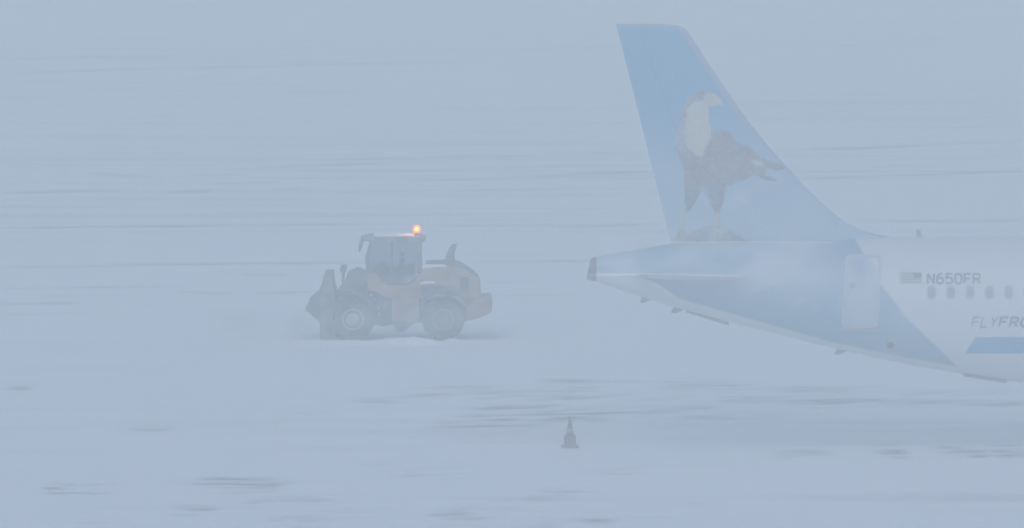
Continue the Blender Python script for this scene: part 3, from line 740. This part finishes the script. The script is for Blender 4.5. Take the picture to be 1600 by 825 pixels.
# cab
cab = part('cab', [(573,424),(589,427),(596,438),(606,445),(638,445),(649,438),(655,424),(659,424),(659,466),(602,466),(590,458),(574,452)], -.78, .78, M['yellow'], bevel=.04)
part('door_lower', [(592,431),(598,439.5),(607,443.5),(637,443.5),(647,437),(651,431)], -.80, -.775, M['frame'], cab, bevel=.005)
CG = [(579.5,377),(571.5,403),(573,425.5),(589,427.5),(592,431),(651,431),(655,425),(655,377)]
def pane(name, pts, y): return MB().prism(lp(pts, y), y, y+.012*(1 if y < 0 else -1)).build(name, M['glass'], cab)
for s in (-1, 1):
    y = s*.765; D = lambda pts: [L(a, b, -.765) for a, b in pts]
    for nm, pts in (('front_side_pane', [(581,379),(574,404),(574.5,425),(589,427),(593,431),(608,431),(608,379)]), ('door_pane', [(614,379),(614,431),(650,431),(650,379)])):
        MB().prism(D(pts), *sorted((y, y-s*.012))).build(nm, M['glass'], cab)
    for nm, pl, r in (('pillar', [(580,377),(572.5,403),(574,427)], .045), ('pillar', [(611,377),(611,431)], .05), ('pillar', [(654,377),(655,427)], .085)):
        MB().tube([(L(a, b, -.765)[0], y, L(a, b, -.765)[1]) for a, b in pl], r, 8).build(nm, M['dark'] if r < .08 else M['frame'], cab, True)
    xz = [L(a, b, -.765) for a, b in ((592,431),(651,431))]
    MB().tube([(xz[0][0], y, xz[0][1]), (xz[1][0], y, xz[1][1])], .03, 8).build('door_bar', M['dark'], cab)
f0, f1, f2 = L(580,379,-.765), L(572.5,403,-.765), L(574,427,-.765)
MB().add([(f0[0], -.72, f0[1]), (f1[0], -.72, f1[1]), (f2[0], -.72, f2[1]), (f2[0], .72, f2[1]), (f1[0], .72, f1[1]), (f0[0], .72, f0[1])], [(0,1,4,5), (1,2,3,4)]).build('windscreen', M['glass'], cab)
r0, r1 = L(655,380,-.765), L(655,427,-.765)
MB().add([(r0[0], -.68, r0[1]), (r1[0], -.68, r1[1]), (r1[0], .68, r1[1]), (r0[0], .68, r0[1])], [(0,1,2,3)]).build('rear_pane', M['glass'], cab)
part('cab_roof', [(566,374.5),(572,371.5),(580,370),(654,370),(663,373.5),(665,376),(660,379),(582,378.5),(570,377)], -.84, .84, M['frame'], cab, bevel=.03)
part('snow_layer', [(578,370.6),(590,369.2),(640,369.2),(652,370.6)], -.7, .7, M['snow'], cab, bevel=.015, ref=-.84)
seat = part('operator_seat', [(618,440),(622,418),(626,404),(632,404),(630,420),(630,428),(646,430),(646,440)], -.25, .25, M['seat'], cab, bevel=.05, ref=-.3)
part('headrest', [(624,394),(631,394),(631,402),(624,402)], -.14, .14, M['seat'], seat, ref=-.3)
part('console', [(583,431),(585,416),(596,412),(602,418),(612,421),(646,414),(648,431)], -.45, .45, M['seat'], cab, bevel=.04, ref=-.5)
tube_px('steering_column', [(590,436,0),(598,414,0)], .05, M['dark'], cab)
x, z = L(599, 412, 0); MB().lathe((x, 0, z), [(.17,-.02),(.21,-.02),(.21,.02),(.17,.02)], 'z', 20).build('steering_wheel', M['dark'], cab)
for s in (-1, 1):
    mx0, mz0 = L(569, 375.5, -.84); mx1, mz1 = L(563, 375, -.84)
    arm = MB().tube([(mx0, s*.8, mz0), (mx1, s*.98, mz1), (mx1, s*1.0, mz1-.1)], .022, 8).build('mirror_arm', M['dark'], ld, True)
    mp = [L(a, b, -.84) for a, b in ((561.5,377.5),(566,377),(566,384),(563.5,393),(560,392))]
    MB().prism(mp, *sorted((s*.93, s*1.10))).build('mirror', M['dark'], arm, bevel=.02)
# beacon
bx, bz = L(651.2, 367.5, 0)
st = MB().lathe((bx, -.1, bz-.06), [(.085,0),(.085,.07),(.05,.08),(.045,.15),(.08,.15),(.08,.17)], 'z', 20).build('beacon_base', M['black'], cab, True)
bcz = L(651.2, 357.5, 0)[1]
dome = MB().lathe((bx, -.1, bcz), [(.08,-.14),(.125,-.08),(.135,.01),(.115,.08),(.07,.12),(.005,.135)], 'z', 24).build('beacon_light', M['amber'], cab, True)
dome['label'] = 'lit amber warning beacon'
MB().lathe((bx, -.1, bcz), [(.01,-.07),(.05,-.045),(.06,0),(.05,.045),(.01,.07)], 'z', 16).build('beacon_bulb', M['amber_core'], cab, True)
lam = bpy.data.lights.new('beacon_lamp', 'POINT'); lam.energy = 22; lam.color = (1.0, .5, .16); lam.shadow_soft_size = .09
lo = bpy.data.objects.new('beacon_lamp', lam); COL.objects.link(lo); lo.parent = cab; lo.location = (bx, -.1, bcz+.22)
# front linkage
for s in (-1, 1):
    y0, y1 = sorted((s*.62, s*.44))
    part('lift_arm', [(556,421),(566,424),(574,432),(570,444),(548,462),(526,484),(508,494),(500,488),(516,472),(534,446),(548,428)], y0, y1, M['frame'], ref=-.62)
    part('arm_tower', [(562,430),(576,424),(588,440),(592,470),(570,474),(560,450)], *sorted((s*.44, s*.24)), M['yellow'], ref=-.5)
    a, b, c = (586,474), (560,462), (536,458)
    p0, p1, p2 = L(*a, -.7), L(*b, -.7), L(*c, -.7)
    cyl = MB().tube([(p0[0], s*.7, p0[1]), (p1[0], s*.7, p1[1])], .07, 10).build('lift_cylinder', M['dark'], ld, True)
    MB().tube([(p1[0], s*.7, p1[1]), (p2[0], s*.7, p2[1])], .04, 10).build('cylinder_rod', M['ring'], cyl, True)
    wl0, wl1 = L(535.5, 436, -.6), L(535.5, 424, -.6)
    stalk = MB().tube([(wl0[0], s*.6, wl0[1]-.1), (wl1[0], s*.6, wl1[1])], .035, 8).build('lamp_stalk', M['dark'], ld, True)
    h = [L(a, b, -.6) for a, b in ((531,418.5),(540,418),(541,426),(532,425.5))]
    wl = MB().prism(h, s*.6-.1, s*.6+.1).build('work_light', M['dark'], stalk, bevel=.02)
    h = [L(a, b, -.6) for a, b in ((530.3,419.6),(533.2,419.4),(533.6,423.8),(530.8,424.2))]
    MB().prism(h, s*.6-.08, s*.6+.085).build('work_light_lens', M['lens'], stalk, bevel=.01)
part('bellcrank', [(544,424),(551,420.5),(559,421),(565,430),(560,446),(544,466),(530,474),(524,466),(536,448)], -.12, .12, M['dark'])
part('hose_guard', [(563,426),(568,423.5),(576,425),(580,434),(566,434)], -.3, .3, M['frame'])
for (a, b, r) in ((591,480.5,.035),(592.5,491.5,.05),(580,460.5,.035),(584,468,.03)):
    x, z = L(a, b, -.6); MB().lathe((x, -.6, z), [(r*.6,-.05),(r,-.03),(r,.03),(r*.6,.05)], 'y', 12).build('marker_lamp', M['lens'], ld)
tube_px('hydraulic_hose', [(590,470,-.47),(582,452,-.48),(566,442,-.47),(552,440,-.46)], .022, M['black'])
# bucket
bk = MB()
prof = [(478,485),(500,503.5),(503,518),(512,529),(528,531),(546,531),(548,508),(536,480),(524,461),(519,446),(517,431.5),(507,431.5)]
inner_cut = [(498,487),(514,500),(530,505),(530,490),(520,470),(510,455),(508,440)]
W = 1.3
bucket = part('bucket', [(479,485.5),(500,504),(500,530.5),(524,530.5),(527,508),(528,482),(523,461),(519.5,446),(517.5,431.5),(513,430.5),(513,448),(517,462),(524,482),(524,498),(518,506),(510,503),(482,482)], -W, W, M['dark'], bevel=.02)
for s in (-1, 1):
    part('side_plate', [(478,485),(479,478),(484,472),(497,461.5),(504.5,437),(507,431),(517.5,431),(519.5,446),(523,461),(524,480),(519,495),(521,515),(526,531),(500,531),(500,503.5)], *sorted((s*(W+.03), s*(W-.02))), M['frame'], bucket, bevel=.006, ref=-W-.03)
part('cutting_edge', [(476.5,484),(481,480.5),(500,498),(500,503.5)], -W-.05, W+.05, M['dark'], bucket, bevel=.006)
part('spill_guard', [(505.5,430.5),(518.5,430.5),(519.5,440),(506,440)], -W+.1, W-.1, M['dark'], bucket, bevel=.02, ref=-W)
tube_px('bucket_brace', [(497,463,-W-.03),(506,440,-W-.03)], .03, M['dark'], bucket)

# wheels
def wheel_meshes():
    tr, w = .71, .27
    t = MB().lathe((0, 0, 0), [(.36,-w+.02),(.44,-w),(.60,-w),(.675,-w+.05),(.685,-w+.1),(.685,w-.1),(.675,w-.05),(.60,w),(.44,w),(.36,w-.02)], 'y', 48)
    for k in range(22):
        for s in (-1, 1):
            a0 = 2*math.pi*(k+(.25 if s > 0 else -.25))/22; ring = []
            vs = []
            for (yy, da) in ((s*.015, .06), (s*(w-.005), -.03)):
                for rr in (.665, tr):
                    for dd in (-.05, .05):
                        a = a0+da+dd; vs.append((rr*math.cos(a), yy, rr*math.sin(a)))
            t.add(vs, [(0,1,3,2),(4,6,7,5),(0,4,5,1),(2,3,7,6),(0,2,6,4),(1,5,7,3)])
    ring = MB().lathe((0, -w, 0), [(.30,.06),(.30,-.005),(.325,-.025),(.365,-.02),(.375,.03),(.375,.06)], 'y', 40)
    disc = MB().lathe((0, -w, 0), [(.32,.10),(.30,.06),(.24,.05),(.20,-.01),(.12,-.04),(.02,-.045)], 'y', 32)
    for k in range(10):
        a = 2*math.pi*k/10; disc.lathe((.165*math.cos(a), -w-.03, .165*math.sin(a)), [(.018,-.02),(.018,.02)], 'y', 6)
    return t.mesh('tyre', M['rubber']), ring.mesh('rim_flange', M['ring'], True), disc.mesh('rim', M['rim'], True)
tm, rm, dm = wheel_meshes()
for px in (551.5, 692.5):
    for s in (-1, 1):
        x = L(px, 500, -1.0-.27)[0]
        w = bpy.data.objects.new('wheel', tm); COL.objects.link(w); w.parent = ld; w.location = (x, s*1.0, .70)
        if s > 0: w.rotation_euler = (0, 0, math.pi)
        for nm, me in (('rim_flange', rm), ('rim', dm)):
            c = bpy.data.objects.new(nm, me); COL.objects.link(c); c.parent = w
        if px > 600: w.children[0].data = rm.copy(); w.children[0].data.materials[0] = M['rimdull']
    tube_px('axle', [(px, 500, -.9), (px, 500, .9)], .14, M['dark'])

# ------------------------------------------------------------------ traffic cone with whip rod
gx, gy = G(890.5, 698)
cn = thing('traffic_cone', 'tall dark traffic cone with a square collar, alone on the snow', 'traffic cone', (gx, gy, 0))
h = .84
MB().box((-.24,-.24,-.02), (.24,.24,.035)).build('base', M['cone'], cn, bevel=.015)
MB().loft([[(x*q, y*q, z) for x, y in ((-1,-1),(1,-1),(1,1),(-1,1))] for q, z in ((.165,.04),(.165,.08),(.16,.29),(.15,.32),(.09,.33))]).build('collar', M['cone'], cn, bevel=.01)
MB().lathe((0,0,0), [(.13,.05),(.108,.31),(.083,.5),(.05,.67),(.026,.80),(.018,.85)], 'z', 24).build('cone_body', M['cone'], cn, True)
MB().lathe((0,0,0), [(.101,.40),(.085,.50),(.075,.50),(.09,.40)], 'z', 24).build('reflective_band', M['grey'], cn, True)
MB().tube([(0,0,.80), (-.01,0,1.4), (-.03,0,2.05)], .005, 6).build('whip_rod', M['grey'], cn)

# ------------------------------------------------------------------ churned snow round the loader's wheels and bucket
def churned():
    nx, ny = 150, 26; xs = np.linspace(-4.6, 3.4, nx); ys = np.linspace(-1.0, 1.0, ny)
    X, Y = np.meshgrid(xs, ys)
    e = smooth(-4.6, -3.4, X)*smooth(3.4, 2.4, X)*np.clip(1-Y*Y, 0, 1)
    Z = -.06 + e*(.05+(.08+.22*np.exp(-((X-.5)/.9)**2))*smooth(.35, .75, fbm(X*1.1+4, Y*1.2, 52, 4))+.07*fbm(X*4, Y*4, 55, 3))
    vs = np.stack([X, Y, Z], -1).reshape(-1, 3)
    fs = [(j*nx+i, j*nx+i+1, (j+1)*nx+i+1, (j+1)*nx+i) for j in range(ny-1) for i in range(nx-1)]
    o = MB().add(vs, fs).build('churned_snow', M['snow'], None, True); o.location = (LX, YL-2.1, 0); o['kind'] = 'stuff'
churned()

# ------------------------------------------------------------------ gusts of blowing snow: soft closed clouds, thicker than the air round them
def cloud(name, c, rad, dens, nscale, seed, thr=(.35, .75), col=(.95, .985, .97, 1)):
    mb = MB()
    mb.lathe((0, 0, 0), [(max(.001, math.cos(a)), math.sin(a)) for a in np.linspace(-math.pi/2, math.pi/2, 13)], 'z', 24)
    o = mb.build(name, None); o.location = c; o.scale = rad; o['kind'] = 'stuff'
    m = bpy.data.materials.new('blowing_snow'); m.use_nodes = True; t = m.node_tree; t.nodes.clear()
    out = t.nodes.new('ShaderNodeOutputMaterial'); v = t.nodes.new('ShaderNodeVolumePrincipled'); v.inputs['Color'].default_value = col
    tc = t.nodes.new('ShaderNodeTexCoord'); ln = t.nodes.new('ShaderNodeVectorMath'); ln.operation = 'LENGTH'
    t.links.new(tc.outputs['Object'], ln.inputs[0])
    f = t.nodes.new('ShaderNodeMapRange'); f.interpolation_type = 'SMOOTHSTEP'; f.inputs['From Min'].default_value = .98; f.inputs['From Max'].default_value = .15
    t.links.new(ln.outputs['Value'], f.inputs['Value'])
    mp = t.nodes.new('ShaderNodeMapping'); mp.inputs['Location'].default_value = (seed, seed*.7, 0); mp.inputs['Scale'].default_value = nscale
    t.links.new(tc.outputs['Object'], mp.inputs['Vector'])
    n = t.nodes.new('ShaderNodeTexNoise'); n.inputs['Scale'].default_value = 1.0; n.inputs['Detail'].default_value = 3
    t.links.new(mp.outputs[0], n.inputs['Vector'])
    g = t.nodes.new('ShaderNodeMapRange'); g.inputs['From Min'].default_value = thr[0]; g.inputs['From Max'].default_value = thr[1]; g.inputs['To Max'].default_value = dens
    t.links.new(n.outputs['Fac'], g.inputs['Value'])
    ml = t.nodes.new('ShaderNodeMath'); ml.operation = 'MULTIPLY'; t.links.new(f.outputs[0], ml.inputs[0]); t.links.new(g.outputs[0], ml.inputs[1])
    t.links.new(ml.outputs[0], v.inputs['Density']); t.links.new(v.outputs[0], out.inputs['Volume'])
    m.cycles.volume_step_rate = 1.0
    o.data.materials.append(m); return o
def at(px, py, Y): x, z = P(px, py, Y); return (x, Y, z)
# over the lower fin and the rear fuselage
cloud('blowing_snow', at(1190, 415, 150), (5.0, 2.2, 1.6), .38, (2.6, 2, 1.6), 3.1)
cloud('blowing_snow', at(1480, 470, 150.5), (3.6, 2.0, 1.9), .24, (2, 2, 1.5), 8.4)
# round the working loader and where its bucket throws snow
cloud('blowing_snow', at(640, 500, 186.2), (4.4, 1.5, .85), .40, (2.6, 2, 1.6), 5.7)
cloud('thrown_snow', at(372, 499, 188), (1.25, .9, .75), 1.7, (1.6, 1.6, 1.6), 1.3, (.25, .7), (.78, .81, .80, 1))
cloud('thrown_snow', at(468, 508, 188), (.75, .8, .55), 1.5, (1.6, 1.6, 1.6), 6.3, (.25, .7), (.78, .81, .80, 1))

# ------------------------------------------------------------------ blowing-snow haze over everything
hz = MB().box((-1600, -300, -1.2), (1600, 2000, 20.5)).build('haze', None)
hm = bpy.data.materials.new('blowing_snow_air'); hm.use_nodes = True
t = hm.node_tree; t.nodes.clear()
o = t.nodes.new('ShaderNodeOutputMaterial'); pv_ = t.nodes.new('ShaderNodeVolumePrincipled')
pv_.inputs['Color'].default_value = (0.945, 0.987, 0.965, 1); pv_.inputs['Density'].default_value = 0.0066; pv_.inputs['Anisotropy'].default_value = 0.0
t.links.new(pv_.outputs[0], o.inputs['Volume'])
hz.data.materials.append(hm); hz['kind'] = 'stuff'
